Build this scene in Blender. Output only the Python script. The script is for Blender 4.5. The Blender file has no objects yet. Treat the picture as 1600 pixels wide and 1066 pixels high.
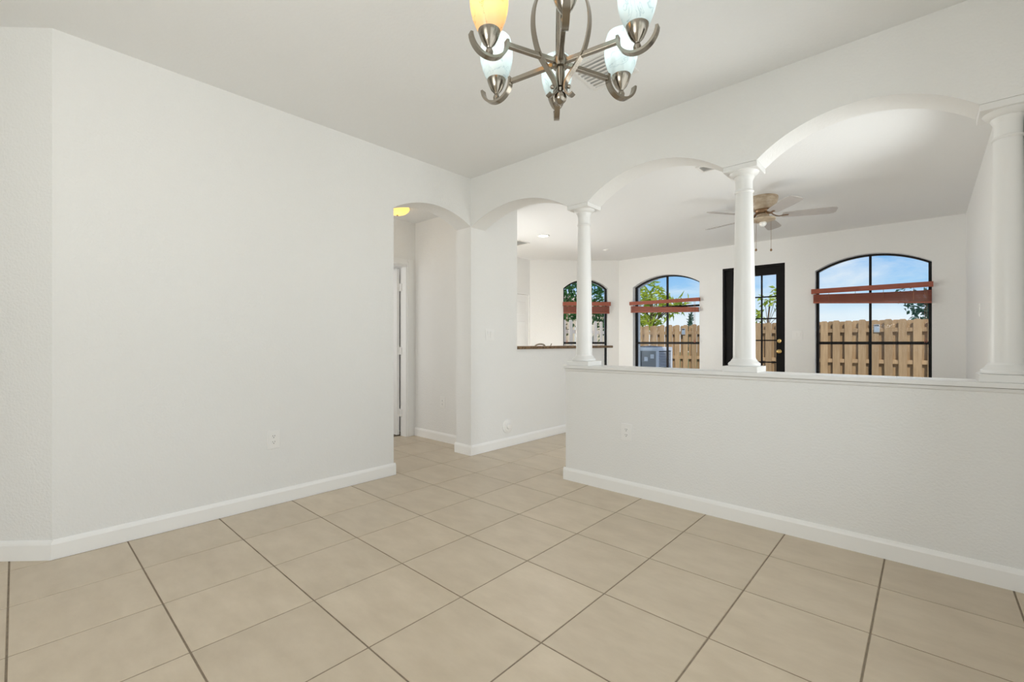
import bpy, bmesh, math, random
from mathutils import Vector, Matrix

random.seed(7)
SC = bpy.context.scene
COL = SC.collection
R = math.radians
PI = math.pi

# ------------------------------------------------------------------ camera
# world: +X runs along the arched divider to the right, +Y runs along the long left wall into depth
CAM_H = 1.127
cam_d = bpy.data.cameras.new('camera')
cam = bpy.data.objects.new('camera', cam_d)
COL.objects.link(cam)
cam_d.sensor_width = 36.0
cam_d.lens = 708.77 / 1600 * 36
cam_d.shift_y = 2.77 / 1600
cam_d.clip_start = 0.05
cam_d.clip_end = 400
cam.location = (0, 0, CAM_H)
cam.rotation_euler = (R(90), 0, R(42.398))
SC.camera = cam

# ------------------------------------------------------------------ view
SC.view_settings.view_transform = 'Standard'
SC.view_settings.look = 'None'
SC.view_settings.gamma = 1
SC.view_settings.use_curve_mapping = False
SC.view_settings.exposure = 0.03
SC.cycles.use_denoising = True
SC.cycles.max_bounces = 14
SC.cycles.diffuse_bounces = 8
SC.cycles.transparent_max_bounces = 12

# ------------------------------------------------------------------ sky
world = bpy.data.worlds.new('sky')
SC.world = world
world.use_nodes = True
nt = world.node_tree
nt.nodes.clear()
def N(t, **kw):
    n = nt.nodes.new(t)
    for k, v in kw.items():
        setattr(n, k, v)
    return n
tc = N('ShaderNodeTexCoord')
sep = N('ShaderNodeSeparateXYZ')
nt.links.new(tc.outputs['Generated'], sep.inputs[0])
ramp = N('ShaderNodeValToRGB')
cr = ramp.color_ramp
cr.elements[0].position = 0.0
cr.elements[0].color = (0.93, 0.96, 0.98, 1)
cr.elements[1].position = 1.0
cr.elements[1].color = (0.10, 0.24, 0.62, 1)
for p, c in ((0.05, (0.80, 0.90, 0.98)), (0.09, (0.42, 0.68, 0.94)), (0.15, (0.25, 0.52, 0.90)), (0.35, (0.17, 0.40, 0.84))):
    e = cr.elements.new(p)
    e.color = (*c, 1)
nt.links.new(sep.outputs['Z'], ramp.inputs[0])
mp = N('ShaderNodeMapping')
mp.inputs['Scale'].default_value = (5.5, 5.5, 17.0)
nt.links.new(tc.outputs['Generated'], mp.inputs[0])
noi = N('ShaderNodeTexNoise')
noi.inputs['Scale'].default_value = 1.0
noi.inputs['Detail'].default_value = 6.0
noi.inputs['Roughness'].default_value = 0.6
noi.inputs['Distortion'].default_value = 0.5
nt.links.new(mp.outputs[0], noi.inputs['Vector'])
cl = N('ShaderNodeValToRGB')
cl.color_ramp.elements[0].position = 0.42
cl.color_ramp.elements[0].color = (0, 0, 0, 1)
cl.color_ramp.elements[1].position = 0.72
cl.color_ramp.elements[1].color = (0.9, 0.9, 0.9, 1)
nt.links.new(noi.outputs['Fac'], cl.inputs[0])
mix = N('ShaderNodeMixRGB')
mix.inputs['Color2'].default_value = (0.92, 0.94, 0.97, 1)
nt.links.new(cl.outputs[0], mix.inputs['Fac'])
nt.links.new(ramp.outputs[0], mix.inputs['Color1'])
bg = N('ShaderNodeBackground')
bg.inputs['Strength'].default_value = 1.0
nt.links.new(mix.outputs[0], bg.inputs['Color'])
out = N('ShaderNodeOutputWorld')
nt.links.new(bg.outputs[0], out.inputs['Surface'])

# ------------------------------------------------------------------ sun, flash and added fill lamps
def light(name, kind, loc, energy, color=(1, 1, 1), size=None, size_y=None, aim=None):
    d = bpy.data.lights.new(name, kind)
    o = bpy.data.objects.new(name, d)
    COL.objects.link(o)
    o.location = loc
    d.energy = energy
    d.color = color
    if kind == 'AREA':
        d.shape = 'RECTANGLE'
        d.size = size
        d.size_y = size_y
    elif kind in ('POINT', 'SPOT') and size:
        d.shadow_soft_size = size
    if aim is not None:
        o.rotation_euler = Vector(aim).to_track_quat('-Z', 'Y').to_euler()
    return o
sun = light('sun', 'SUN', (0, -20, 30), 2.6, (1.0, 0.95, 0.86), aim=(-0.34, 0.60, -0.60))
sun.data.angle = R(0.6)
# fill lamps added for brightness, set in invented openings outside the frame
light('rear_fill_lamp', 'AREA', (-0.85, -2.66, 1.325), 42, (1.0, 0.982, 0.962), 1.9, 1.9, aim=(0, 1, 0.0))
light('side_fill_lamp', 'AREA', (0.40, 1.35, 1.40), 14, (1.0, 0.982, 0.962), 2.3, 1.7, aim=(-1, 0, 0))
# the photographer's flash, bounced off the ceiling behind the camera
light('bounced_flash', 'AREA', (-0.9, -0.5, 1.55), 15, (1.0, 0.985, 0.968), 0.5, 0.5, aim=(-0.1, 0.25, 1))
light('back_room_fill_lamp', 'AREA', (0.40, 3.86, 1.10), 37, (1.0, 0.985, 0.968), 0.98, 2.06, aim=(-1, 0, 0))  # fill lamp added in an invented slider opening
light('kitchen_fill_lamp', 'AREA', (-5.24, 4.4, 1.05), 80, (1.0, 0.985, 0.968), 1.5, 0.9, aim=(1, 0, -0.45))  # fill lamp added in an invented kitchen opening
light('bedroom_fill_lamp', 'AREA', (-5.5, 1.74, 1.4), 9, (1.0, 0.99, 0.97), 1.4, 1.6, aim=(0, 1, 0))  # fill lamp added to brighten the open door leaf
light('hall_fill_lamp', 'AREA', (-4.09, 0.76, 1.35), 7.5, (1.0, 0.99, 0.97), 0.8, 1.9, aim=(0, 1, 0))  # fill lamp added at the closed near end of the hall

# ------------------------------------------------------------------ materials
MATS = {}
def mat(name, color, rough=0.5, metal=0.0, var=0.0, vscale=8.0, bump=0.0, bscale=60.0, rand=0.0,
        stretch=(1, 1, 1), color2=None, spec=0.5, bdist=0.002, trans=0.0):
    if name in MATS:
        return MATS[name]
    m = bpy.data.materials.new(name)
    m.use_nodes = True
    t = m.node_tree
    b = t.nodes['Principled BSDF']
    b.inputs['Base Color'].default_value = (*color, 1)
    b.inputs['Roughness'].default_value = rough
    b.inputs['Metallic'].default_value = metal
    b.inputs['Specular IOR Level'].default_value = spec
    tcn = t.nodes.new('ShaderNodeTexCoord')
    mpn = t.nodes.new('ShaderNodeMapping')
    mpn.inputs['Scale'].default_value = stretch
    t.links.new(tcn.outputs['Object'], mpn.inputs[0])
    vec = mpn.outputs[0]
    if rand:
        oi = t.nodes.new('ShaderNodeObjectInfo')
        mul = t.nodes.new('ShaderNodeMath')
        mul.operation = 'MULTIPLY'
        mul.inputs[1].default_value = 37.0
        t.links.new(oi.outputs['Random'], mul.inputs[0])
        add = t.nodes.new('ShaderNodeVectorMath')
        add.operation = 'ADD'
        t.links.new(vec, add.inputs[0])
        t.links.new(mul.outputs[0], add.inputs[1])
        vec = add.outputs[0]
    if var or color2:
        nz = t.nodes.new('ShaderNodeTexNoise')
        nz.inputs['Scale'].default_value = vscale
        nz.inputs['Detail'].default_value = 6
        nz.inputs['Roughness'].default_value = 0.6
        t.links.new(vec, nz.inputs['Vector'])
        rp = t.nodes.new('ShaderNodeValToRGB')
        c2 = color2 or tuple(max(0, c * (1 - var)) for c in color)
        rp.color_ramp.elements[0].position = 0.3
        rp.color_ramp.elements[0].color = (*c2, 1)
        rp.color_ramp.elements[1].position = 0.7
        rp.color_ramp.elements[1].color = (*color, 1)
        t.links.new(nz.outputs['Fac'], rp.inputs[0])
        colout = rp.outputs[0]
        if rand:
            hs = t.nodes.new('ShaderNodeHueSaturation')
            mr = t.nodes.new('ShaderNodeMapRange')
            mr.inputs['To Min'].default_value = 1 - rand
            mr.inputs['To Max'].default_value = 1 + rand
            t.links.new(oi.outputs['Random'], mr.inputs['Value'])
            t.links.new(mr.outputs[0], hs.inputs['Value'])
            t.links.new(colout, hs.inputs['Color'])
            colout = hs.outputs[0]
        t.links.new(colout, b.inputs['Base Color'])
    if bump:
        bz = t.nodes.new('ShaderNodeTexNoise')
        bz.inputs['Scale'].default_value = bscale
        bz.inputs['Detail'].default_value = 3
        t.links.new(vec, bz.inputs['Vector'])
        bp = t.nodes.new('ShaderNodeBump')
        bp.inputs['Strength'].default_value = bump
        bp.inputs['Distance'].default_value = bdist
        t.links.new(bz.outputs['Fac'], bp.inputs['Height'])
        t.links.new(bp.outputs[0], b.inputs['Normal'])
    if trans:
        # thin translucent leaf or frosted glass
        tr = t.nodes.new('ShaderNodeBsdfTranslucent')
        tr.inputs['Color'].default_value = (*color, 1)
        mx = t.nodes.new('ShaderNodeMixShader')
        mx.inputs[0].default_value = trans
        t.links.new(b.outputs[0], mx.inputs[1])
        t.links.new(tr.outputs[0], mx.inputs[2])
        t.links.new(mx.outputs[0], t.nodes['Material Output'].inputs['Surface'])
    MATS[name] = m
    return m

def emis(name, color, strength):
    m = bpy.data.materials.new(name)
    m.use_nodes = True
    b = m.node_tree.nodes['Principled BSDF']
    b.inputs['Base Color'].default_value = (*color, 1)
    b.inputs['Emission Color'].default_value = (*color, 1)
    b.inputs['Emission Strength'].default_value = strength
    return m

WALL = mat('wall_paint', (0.83, 0.828, 0.815), 0.55, bump=0.7, bscale=85, bdist=0.004, spec=0.35)
CEIL = mat('ceiling_paint', (0.842, 0.848, 0.848), 0.7, bump=0.5, bscale=70, bdist=0.005, spec=0.25)
TRIM = mat('trim_paint', (0.81, 0.808, 0.797), 0.36)
BASE = mat('baseboard_paint', (0.905, 0.90, 0.885), 0.34)
DOORW = mat('white_door_paint', (0.86, 0.86, 0.85), 0.35)
PLATE = mat('white_plastic', (0.86, 0.855, 0.84), 0.3)
SLOT = mat('slot_dark', (0.08, 0.08, 0.08), 0.6)
TILE = mat('beige_ceramic_tile', (0.635, 0.54, 0.415), 0.33, color2=(0.545, 0.455, 0.340), vscale=4.5, rand=0.035,
           stretch=(1.0, 2.2, 1.0), spec=0.5, bump=0.05, bscale=30, bdist=0.002)
GROUT = mat('grout', (0.30, 0.24, 0.175), 0.9, var=0.3, vscale=30)
NICKEL = mat('brushed_nickel', (0.33, 0.295, 0.245), 0.22, 1.0, stretch=(1, 1, 1), bump=0.03, bscale=200)
BLACKM = mat('black_metal_frame', (0.010, 0.009, 0.009), 0.45, spec=0.2)
BLACKD = mat('black_door_paint', (0.008, 0.007, 0.007), 0.5, spec=0.15)
BRASS = mat('brass', (0.72, 0.5, 0.2), 0.25, 1.0)
CHERRY = mat('cherry_wood', (0.36, 0.082, 0.034), 0.35, color2=(0.25, 0.048, 0.02), vscale=6, stretch=(1, 14, 14))
CORD = mat('brown_cord', (0.34, 0.16, 0.09), 0.8)
GRANITE = mat('granite', (0.30, 0.19, 0.10), 0.5, spec=0.25, color2=(0.05, 0.03, 0.02), vscale=55)
IVORY = mat('antique_ivory_metal', (0.58, 0.49, 0.37), 0.4, color2=(0.30, 0.21, 0.13), vscale=9, stretch=(1, 1, 3))
IVORYD = mat('bronzed_ivory', (0.25, 0.15, 0.08), 0.4, 0.6)
BLADE = mat('fan_blade_pale_wood', (0.50, 0.47, 0.45), 0.5, var=0.12, vscale=5, stretch=(2, 12, 1))
BULBW = mat('frosted_bulb', (0.88, 0.88, 0.86), 0.3)
VENT = mat('vent_metal', (0.80, 0.79, 0.77), 0.45)
VENTD = mat('vent_shadow_box', (0.66, 0.66, 0.65), 0.8)
WOODF = mat('cedar_fence', (0.50, 0.325, 0.17), 0.8, color2=(0.36, 0.22, 0.11), vscale=3.0, rand=0.16, stretch=(9, 9, 0.9))
WOODW = mat('sunlit_pale_fence', (0.86, 0.74, 0.62), 0.8, color2=(0.70, 0.58, 0.47), vscale=3.0, rand=0.08, stretch=(9, 9, 0.9))  # pale tone stands for sunlight, put into the board colour
GRASS = mat('lawn', (0.12, 0.2, 0.05), 0.9, color2=(0.2, 0.24, 0.08), vscale=3)
CONC = mat('concrete', (0.62, 0.60, 0.56), 0.9, var=0.15, vscale=6)
ACG = mat('condenser_grey', (0.36, 0.35, 0.33), 0.5)
ACD = mat('condenser_coil_dark', (0.10, 0.10, 0.10), 0.6)
ACW = mat('condenser_white', (0.86, 0.86, 0.86), 0.45)
BARK = mat('bark', (0.22, 0.15, 0.10), 0.9, var=0.4, vscale=10)
LEAFD = mat('dark_leaf', (0.09, 0.22, 0.055), 0.5, color2=(0.045, 0.13, 0.04), vscale=2.5, trans=0.35)
LEAFY = mat('yellow_green_leaf', (0.64, 0.66, 0.09), 0.45, color2=(0.24, 0.40, 0.06), vscale=1.8, trans=0.4)
LEAFB = mat('blue_green_leaf', (0.10, 0.22, 0.15), 0.5, color2=(0.05, 0.13, 0.09), vscale=2.5, trans=0.35)
ROOFT = mat('terracotta_roof', (0.34, 0.12, 0.07), 0.8, var=0.3, vscale=12)
STUC = mat('stucco', (0.72, 0.58, 0.45), 0.9, var=0.06, vscale=5, bump=0.3, bscale=60)
FASC = mat('fascia_pale', (0.80, 0.62, 0.55), 0.6)
GREYP = mat('grey_plastic', (0.42, 0.43, 0.44), 0.5)
LENS = mat('lamp_lens', (0.36, 0.42, 0.48), 0.2)
HALL_GLOW = emis('lit_amber_glass', (1.0, 0.62, 0.16), 1.3)
CAN_GLOW = emis('lit_can_lens', (1.0, 0.97, 0.9), 4.0)

def glass_mat():
    m = bpy.data.materials.new('window_glass')
    m.use_nodes = True
    t = m.node_tree
    t.nodes.clear()
    o = t.nodes.new('ShaderNodeOutputMaterial')
    tr = t.nodes.new('ShaderNodeBsdfTransparent')
    tr.inputs['Color'].default_value = (0.96, 0.98, 0.98, 1)
    gl = t.nodes.new('ShaderNodeBsdfGlossy')
    gl.inputs['Roughness'].default_value = 0.02
    fr = t.nodes.new('ShaderNodeFresnel')
    fr.inputs['IOR'].default_value = 1.1
    mx = t.nodes.new('ShaderNodeMixShader')
    t.links.new(fr.outputs[0], mx.inputs[0])
    t.links.new(tr.outputs[0], mx.inputs[1])
    t.links.new(gl.outputs[0], mx.inputs[2])
    t.links.new(mx.outputs[0], o.inputs['Surface'])
    return m
GLASS = glass_mat()

def shade_mat(name, tint, vein):
    # alabaster-style glass: marbled, mostly translucent
    m = bpy.data.materials.new(name)
    m.use_nodes = True
    t = m.node_tree
    b = t.nodes['Principled BSDF']
    b.inputs['Roughness'].default_value = 0.25
    tcn = t.nodes.new('ShaderNodeTexCoord')
    wv = t.nodes.new('ShaderNodeTexNoise')
    wv.inputs['Scale'].default_value = 9
    wv.inputs['Detail'].default_value = 4
    wv.inputs['Distortion'].default_value = 2.0
    t.links.new(tcn.outputs['Object'], wv.inputs['Vector'])
    rp = t.nodes.new('ShaderNodeValToRGB')
    e = rp.color_ramp.elements
    e[0].position = 0.0
    e[0].color = (*tint, 1)
    e[1].position = 1.0
    e[1].color = (*tint, 1)
    for p, c in ((0.485, tint), (0.5, vein), (0.515, tint)):
        k = rp.color_ramp.elements.new(p)
        k.color = (*c, 1)
    t.links.new(wv.outputs['Fac'], rp.inputs[0])
    t.links.new(rp.outputs[0], b.inputs['Base Color'])
    tr = t.nodes.new('ShaderNodeBsdfTranslucent')
    t.links.new(rp.outputs[0], tr.inputs['Color'])
    mx = t.nodes.new('ShaderNodeMixShader')
    mx.inputs[0].default_value = 0.6
    t.links.new(b.outputs[0], mx.inputs[1])
    t.links.new(tr.outputs[0], mx.inputs[2])
    t.links.new(mx.outputs[0], t.nodes['Material Output'].inputs['Surface'])
    return m
SHADE_COOL = shade_mat('cool_lit_alabaster', (0.86, 0.91, 0.91), (0.62, 0.70, 0.72))  # cool bulb light is put into the glass tint
SHADE_WARM = shade_mat('warm_lit_alabaster', (0.97, 0.85, 0.62), (0.70, 0.52, 0.30))  # same glass, warm bulb light put into its tint

# ------------------------------------------------------------------ mesh helpers
def nb():
    return bmesh.new()

def box(bm, x0, x1, y0, y1, z0, z1):
    v = [bm.verts.new(p) for p in ((x0, y0, z0), (x1, y0, z0), (x1, y1, z0), (x0, y1, z0),
                                   (x0, y0, z1), (x1, y0, z1), (x1, y1, z1), (x0, y1, z1))]
    for f in ((0, 3, 2, 1), (4, 5, 6, 7), (0, 1, 5, 4), (1, 2, 6, 5), (2, 3, 7, 6), (3, 0, 4, 7)):
        bm.faces.new([v[i] for i in f])
    return bm

def prism(bm, pts, fn, w0, w1):
    """extrude the outline pts [(u, v)] from w0 to w1; fn(u, v, w) gives the point"""
    a = [bm.verts.new(fn(u, v, w0)) for u, v in pts]
    b = [bm.verts.new(fn(u, v, w1)) for u, v in pts]
    n = len(pts)
    bm.faces.new(a)
    bm.faces.new(b[::-1])
    for i in range(n):
        j = (i + 1) % n
        bm.faces.new([a[j], a[i], b[i], b[j]])
    bmesh.ops.recalc_face_normals(bm, faces=bm.faces)
    return bm

def lathe(bm, prof, n=32, c=(0, 0), cap=True, sx=1, sy=1):
    rings = []
    for r, z in prof:
        rings.append([bm.verts.new((c[0] + sx * r * math.cos(2 * PI * k / n), c[1] + sy * r * math.sin(2 * PI * k / n), z)) for k in range(n)])
    for a, b in zip(rings, rings[1:]):
        for k in range(n):
            j = (k + 1) % n
            bm.faces.new([a[k], a[j], b[j], b[k]])
    if cap:
        bm.faces.new(rings[0][::-1])
        bm.faces.new(rings[-1])
    bmesh.ops.recalc_face_normals(bm, faces=bm.faces)
    return bm

def sweep(bm, pts, sect, up=None, cap=True):
    """sweep the closed section [(a, b)] along the polyline pts"""
    pts = [Vector(p) for p in pts]
    rings = []
    ref = Vector(up) if up is not None else None
    for i, p in enumerate(pts):
        t = (pts[min(i + 1, len(pts) - 1)] - pts[max(i - 1, 0)]).normalized()
        if ref is None:
            r0 = Vector((0, 0, 1)) if abs(t.z) < 0.9 else Vector((1, 0, 0))
        else:
            r0 = ref
        s = t.cross(r0)
        if s.length < 1e-6:
            s = t.cross(Vector((1, 0.3, 0)))
        s.normalize()
        if up is None:
            ref = s.cross(t)
        u = s.cross(t).normalized()
        rings.append([bm.verts.new(p + s * a + u * b) for a, b in sect])
    m = len(sect)
    for a, b in zip(rings, rings[1:]):
        for k in range(m):
            j = (k + 1) % m
            bm.faces.new([a[k], a[j], b[j], b[k]])
    if cap:
        bm.faces.new(rings[0][::-1])
        bm.faces.new(rings[-1])
    bmesh.ops.recalc_face_normals(bm, faces=bm.faces)
    return bm

def circ(r, n=10):
    return [(r * math.cos(2 * PI * k / n), r * math.sin(2 * PI * k / n)) for k in range(n)]

def rect(w, h):
    return [(-w / 2, -h / 2), (w / 2, -h / 2), (w / 2, h / 2), (-w / 2, h / 2)]

def catmull(pts, n=6):
    out = []
    P = [Vector(p) for p in pts]
    P = [2 * P[0] - P[1]] + P + [2 * P[-1] - P[-2]]
    for i in range(1, len(P) - 2):
        for k in range(n):
            t = k / n
            a, b, c, d = P[i - 1], P[i], P[i + 1], P[i + 2]
            out.append(0.5 * ((2 * b) + (c - a) * t + (2 * a - 5 * b + 4 * c - d) * t * t + (3 * b - a - 3 * c + d) * t ** 3))
    out.append(P[-2])
    return out

def obj(name, bm, m, parent=None, smooth=False, bevel=0.0, seg=2, loc=None):
    me = bpy.data.meshes.new(name)
    bm.to_mesh(me)
    bm.free()
    o = bpy.data.objects.new(name, me)
    COL.objects.link(o)
    me.materials.append(m)
    if smooth:
        for p in me.polygons:
            p.use_smooth = True
        try:
            me.set_sharp_from_angle(angle=R(35))
        except Exception:
            pass
    if bevel:
        b = o.modifiers.new('edge', 'BEVEL')
        b.width = bevel
        b.segments = seg
        b.limit_method = 'ANGLE'
        b.angle_limit = R(40)
    if parent is not None:
        o.parent = parent
    if loc is not None:
        o.location = loc
    return o

def thing(name, label, cat, loc=(0, 0, 0), rz=0.0, group=None):
    o = bpy.data.objects.new(name, None)
    COL.objects.link(o)
    o.empty_display_size = 0.1
    o.location = loc
    o.rotation_euler = (0, 0, rz)
    o['label'] = label
    o['category'] = cat
    if group:
        o['group'] = group
    return o

def tag(o, label, cat, group=None):
    o['label'] = label
    o['category'] = cat
    if group:
        o['group'] = group
    return o

def struct(o, label=None, cat=None):
    o['kind'] = 'structure'
    if label:
        o['label'] = label
        o['category'] = cat
    return o

def sroot(name, label, cat, loc=(0, 0, 0), rz=0.0):
    return struct(thing(name, label, cat, loc, rz))

def arc_pts(u0, u1, zs, zt, n=20):
    """segmental arch from (u0, zs) over the crown zt to (u1, zs)"""
    hw = (u1 - u0) / 2
    rise = zt - zs
    rad = (hw * hw + rise * rise) / (2 * rise)
    a = math.asin(hw / rad)
    cx, cz = (u0 + u1) / 2, zt - rad
    return [(cx + rad * math.sin(-a + 2 * a * k / n), cz + rad * math.cos(-a + 2 * a * k / n)) for k in range(n + 1)]

# ------------------------------------------------------------------ dimensions
XL, YA = -3.36, 3.07          # face of the left wall, face of the arched divider
H1, H2, H3 = 2.765, 2.60, 2.58  # ceilings: front room, back room and kitchen, hall
TL, TA = 0.22, 0.20           # wall thickness: left wall, divider
XR = 0.335                    # right wall
YF = 7.30                     # far wall
XH, YH = -4.60, 3.29          # hall end wall, hall side wall
XP = -5.20                    # pantry wall
BAY = (-4.07, 7.30)           # where the angled bay wall leaves the far wall
D45 = math.sqrt(0.5)
BAYL = (XP - BAY[0]) / -D45   # length of the bay wall
REAR = -2.60

# ------------------------------------------------------------------ floor with its tiles
fb = nb()
box(fb, -5.6, 0.7, -3.0, 7.58, -0.20, -0.0025)
floor = struct(obj('floor', fb, GROUT), 'beige square ceramic tile floor with dark grout lines', 'floor')
PX, PY, GX, GY = 0.4547, 0.45155, -0.1601, -0.0208
GW = 0.0065
tb = nb()
hx, hy, b_ = (PX - GW) / 2, (PY - GW) / 2, 0.002
v1 = [tb.verts.new((sx * hx, sy * hy, -0.012)) for sx, sy in ((-1, -1), (1, -1), (1, 1), (-1, 1))]
v2 = [tb.verts.new((sx * hx, sy * hy, -b_)) for sx, sy in ((-1, -1), (1, -1), (1, 1), (-1, 1))]
v3 = [tb.verts.new((sx * (hx - b_), sy * (hy - b_), 0)) for sx, sy in ((-1, -1), (1, -1), (1, 1), (-1, 1))]
for a, b in ((v1, v2), (v2, v3)):
    for k in range(4):
        j = (k + 1) % 4
        tb.faces.new([a[k], a[j], b[j], b[k]])
tb.faces.new(v3)
tile0 = None
for j in range(-11, 2):
    for i in range(-5, 17):
        x, y = (j + 0.5) * PX + GX, (i + 0.5) * PY + GY
        if x < -4.75 and y < 3.6:
            continue
        if tile0 is None:
            tile0 = obj('tile', tb, TILE, floor)
            o = tile0
        else:
            o = tile0.copy()
            COL.objects.link(o)
        o.location = (x, y, 0)

# ------------------------------------------------------------------ walls
# left wall with its arched doorway into the hall (outline in y, z)
y0, y1 = 0.13, 2.18
am = arc_pts(y1, YA, 2.285, 2.405)
outline = [(y0, 0), (y1, 0)] + am + [(YA, 0)]
wl = nb()
prism(wl, [(y0, 0), (y1, 0)] + am + [(YA, H1 + 0.1), (y0, H1 + 0.1)], lambda u, v, w: (w, u, v), XL - TL, XL)
struct(obj('wall_left', wl, WALL), 'long white textured wall with an arched doorway to the hall', 'wall')

# divider: beam with three arches on columns
XC = [-2.087, -0.867, 0.286]   # column centres
AB = 0.100                     # half width of the top block of a column
ZS = 2.252                     # springing
pts = [(XL - TL, H1 + 0.1), (XL - TL, 0), (XL, 0), (XL, 2.275)]
def arch_between(ua, za, ub, zb, zt, n=22):
    # arch whose two springings may differ slightly
    mid = (ua + ub) / 2
    base = arc_pts(ua, ub, ZS, zt, n)
    return [(u, z + (za - ZS) * max(0, (mid - u) / (mid - ua)) ** 2 + (zb - ZS) * max(0, (u - mid) / (ub - mid)) ** 2) for u, z in base]
a1 = arch_between(XL, 2.280, XC[0] - AB, ZS, 2.425)
a2 = arch_between(XC[0] + AB, ZS, XC[1] - AB, ZS, 2.430)
a3 = arch_between(XC[1] + AB, ZS, XC[2] - AB, ZS, 2.433)
pts = [(XL - TL, H1 + 0.1), (XL - TL, 0), (XL, 0)] + a1 + a2 + a3 + [(XR + 0.1, ZS), (XR + 0.1, H1 + 0.1)]
wd = nb()
prism(wd, pts, lambda u, v, w: (u, w, v), YA, YA + TA)
struct(obj('wall_divider', wd, WALL), 'white partition wall with a row of arches springing from columns', 'wall')

# half wall and its cap
XE = -2.203
hwm = nb()
box(hwm, XE, XR + 0.1, YA, YA + TA, 0, 0.915)
struct(obj('wall_half', hwm, WALL, bevel=0.004), 'white half wall under the round columns', 'wall')
cp = nb()
box(cp, XE - 0.016, XR, YA - 0.018, YA + TA + 0.018, 0.917, 0.942)
struct(obj('trim_1', cp, TRIM, bevel=0.004), 'narrow white ledge capping the half wall', 'trim')
cm = nb()
prism(cm, [(0, 0.895), (0.007, 0.900), (0.010, 0.915), (0, 0.915)], lambda u, v, w: (w, YA - u, v), XE, XR)
struct(obj('trim_2', cm, TRIM), 'thin moulding strip under the half wall ledge', 'trim')

# slanted wall left of the long wall
P0 = Vector((XL, 0.13))
Lw = 1.75
def slant(u, v, w):
    # u: along the slant away from the corner, w: depth behind the face
    return (P0.x - D45 * u - D45 * w, P0.y - D45 * u + D45 * w, v)
sw = nb()
prism(sw, [(0, 0), (Lw, 0), (Lw, H1 + 0.1), (0, H1 + 0.1)], slant, 0, 0.15)
struct(obj('wall_slant', sw, WALL), 'slanted white wall turning away at the end of the long wall', 'wall')
xs = P0.x - D45 * Lw
ws = nb()
box(ws, xs - 0.15, xs, REAR, P0.y - D45 * Lw + 0.1, 0, H1 + 0.1)
struct(obj('wall_side', ws, WALL), 'white side wall behind the slanted wall', 'wall')

def wall_holes(u0, u1, H, holes, fn, w0, w1):
    """wall with arched or square holes: (ua, ub, sill, spring, crown)"""
    bm = nb()
    cur = u0
    for ua, ub, zb, zs, zt in sorted(holes):
        prism(bm, [(cur, 0), (ua, 0), (ua, H), (cur, H)], fn, w0, w1)
        if zb > 0:
            prism(bm, [(ua, 0), (ub, 0), (ub, zb), (ua, zb)], fn, w0, w1)
        top = arc_pts(ua, ub, zs, zt) if zt > zs else [(ua, zs), (ub, zs)]
        prism(bm, top + [(ub, H), (ua, H)], fn, w0, w1)
        cur = ub
    prism(bm, [(cur, 0), (u1, 0), (u1, H), (cur, H)], fn, w0, w1)
    return bm

# rear wall and right wall, with openings invented for the fill lamps
wr = wall_holes(xs - 0.15, XR + 0.2, H1 + 0.1, [(-1.85, 0.15, 0.35, 2.30, 2.30)], lambda u, v, w: (u, w, v), REAR - 0.2, REAR)
struct(obj('wall_rear', wr, WALL), 'white rear wall with an added opening for a fill lamp', 'wall')
wg = wall_holes(REAR - 0.2, YF + 0.2, H1 + 0.1, [(0.15, 2.55, 0.50, 2.30, 2.30), (3.36, 4.36, 0.05, 2.15, 2.15)], lambda u, v, w: (w, u, v), XR, XR + 0.2)
struct(obj('wall_right', wg, WALL), 'white right wall of the back room', 'wall')
# unseen slab added outside the rear opening to keep the sun off it
pr = nb()
box(pr, -5.5, 0.6, -6.5, REAR - 0.2, 2.72, 2.86)
struct(obj('sun_block_rear', pr, CEIL), 'unseen slab added to block sun at the rear opening', 'ceiling')

po = nb()
box(po, XR + 0.2, 4.2, -4.0, 6.2, 2.62, 2.76)  # unseen slab added to keep sun out of the right wall openings
struct(obj('sun_block_right', po, CEIL), 'unseen slab added to block sun outside the right wall', 'ceiling')

# far wall
ZW, ZWS, ZWT = 0.50, 2.098, 2.262
W3 = (-1.111, 0.050)
W2 = (-3.797, -2.648)
DR = (-2.301, -1.468)
wf = wall_holes(BAY[0] - 0.15, XR + 0.2, H2 + 0.25, [(W2[0], W2[1], ZW, ZWS, ZWT), (DR[0], DR[1], 0, 2.256, 2.256), (W3[0], W3[1], ZW, ZWS, ZWT)],
                lambda u, v, w: (u, w, v), YF, YF + 0.28)
struct(obj('wall_far', wf, WALL), 'white far wall with arched windows and a black glazed door', 'wall')
# bay wall: u runs from the far wall corner
def bayf(u, v, w):
    return (BAY[0] - D45 * u - D45 * w, BAY[1] - D45 * u + D45 * w, v)
W1 = (0.197, 1.003)
wb = wall_holes(-0.05, BAYL + 0.1, H2 + 0.25, [(W1[0], W1[1], ZW, ZWS, ZWT)], bayf, 0, 0.28)
struct(obj('wall_bay', wb, WALL), 'angled white bay wall with one arched window', 'wall')
yb = BAY[1] - D45 * BAYL
# pantry wall with a door recess and an invented lamp opening further along
PD = (5.42, 6.145)
wp = wall_holes(YH, yb + 0.1, H2 + 0.25, [(3.6, 5.2, 0.1, 1.72, 1.72), (PD[0], PD[1], 0, 1.975, 1.975)], lambda u, v, w: (w, u, v), XP - 0.15, XP)
struct(obj('wall_pantry', wp, WALL), 'white kitchen wall with the panelled pantry door', 'wall')
cb = nb()
box(cb, XP - 0.8, XP - 0.15, 5.3, 5.36, 0, 2.4)
box(cb, XP - 0.8, XP - 0.15, 6.2, 6.26, 0, 2.4)
box(cb, XP - 0.86, XP - 0.8, 5.3, 6.26, 0, 2.4)
box(cb, XP - 0.86, XP - 0.15, 5.3, 6.26, 2.4, 2.46)
struct(obj('wall_closet', cb, WALL), 'inside of the pantry closet', 'wall')

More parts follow.
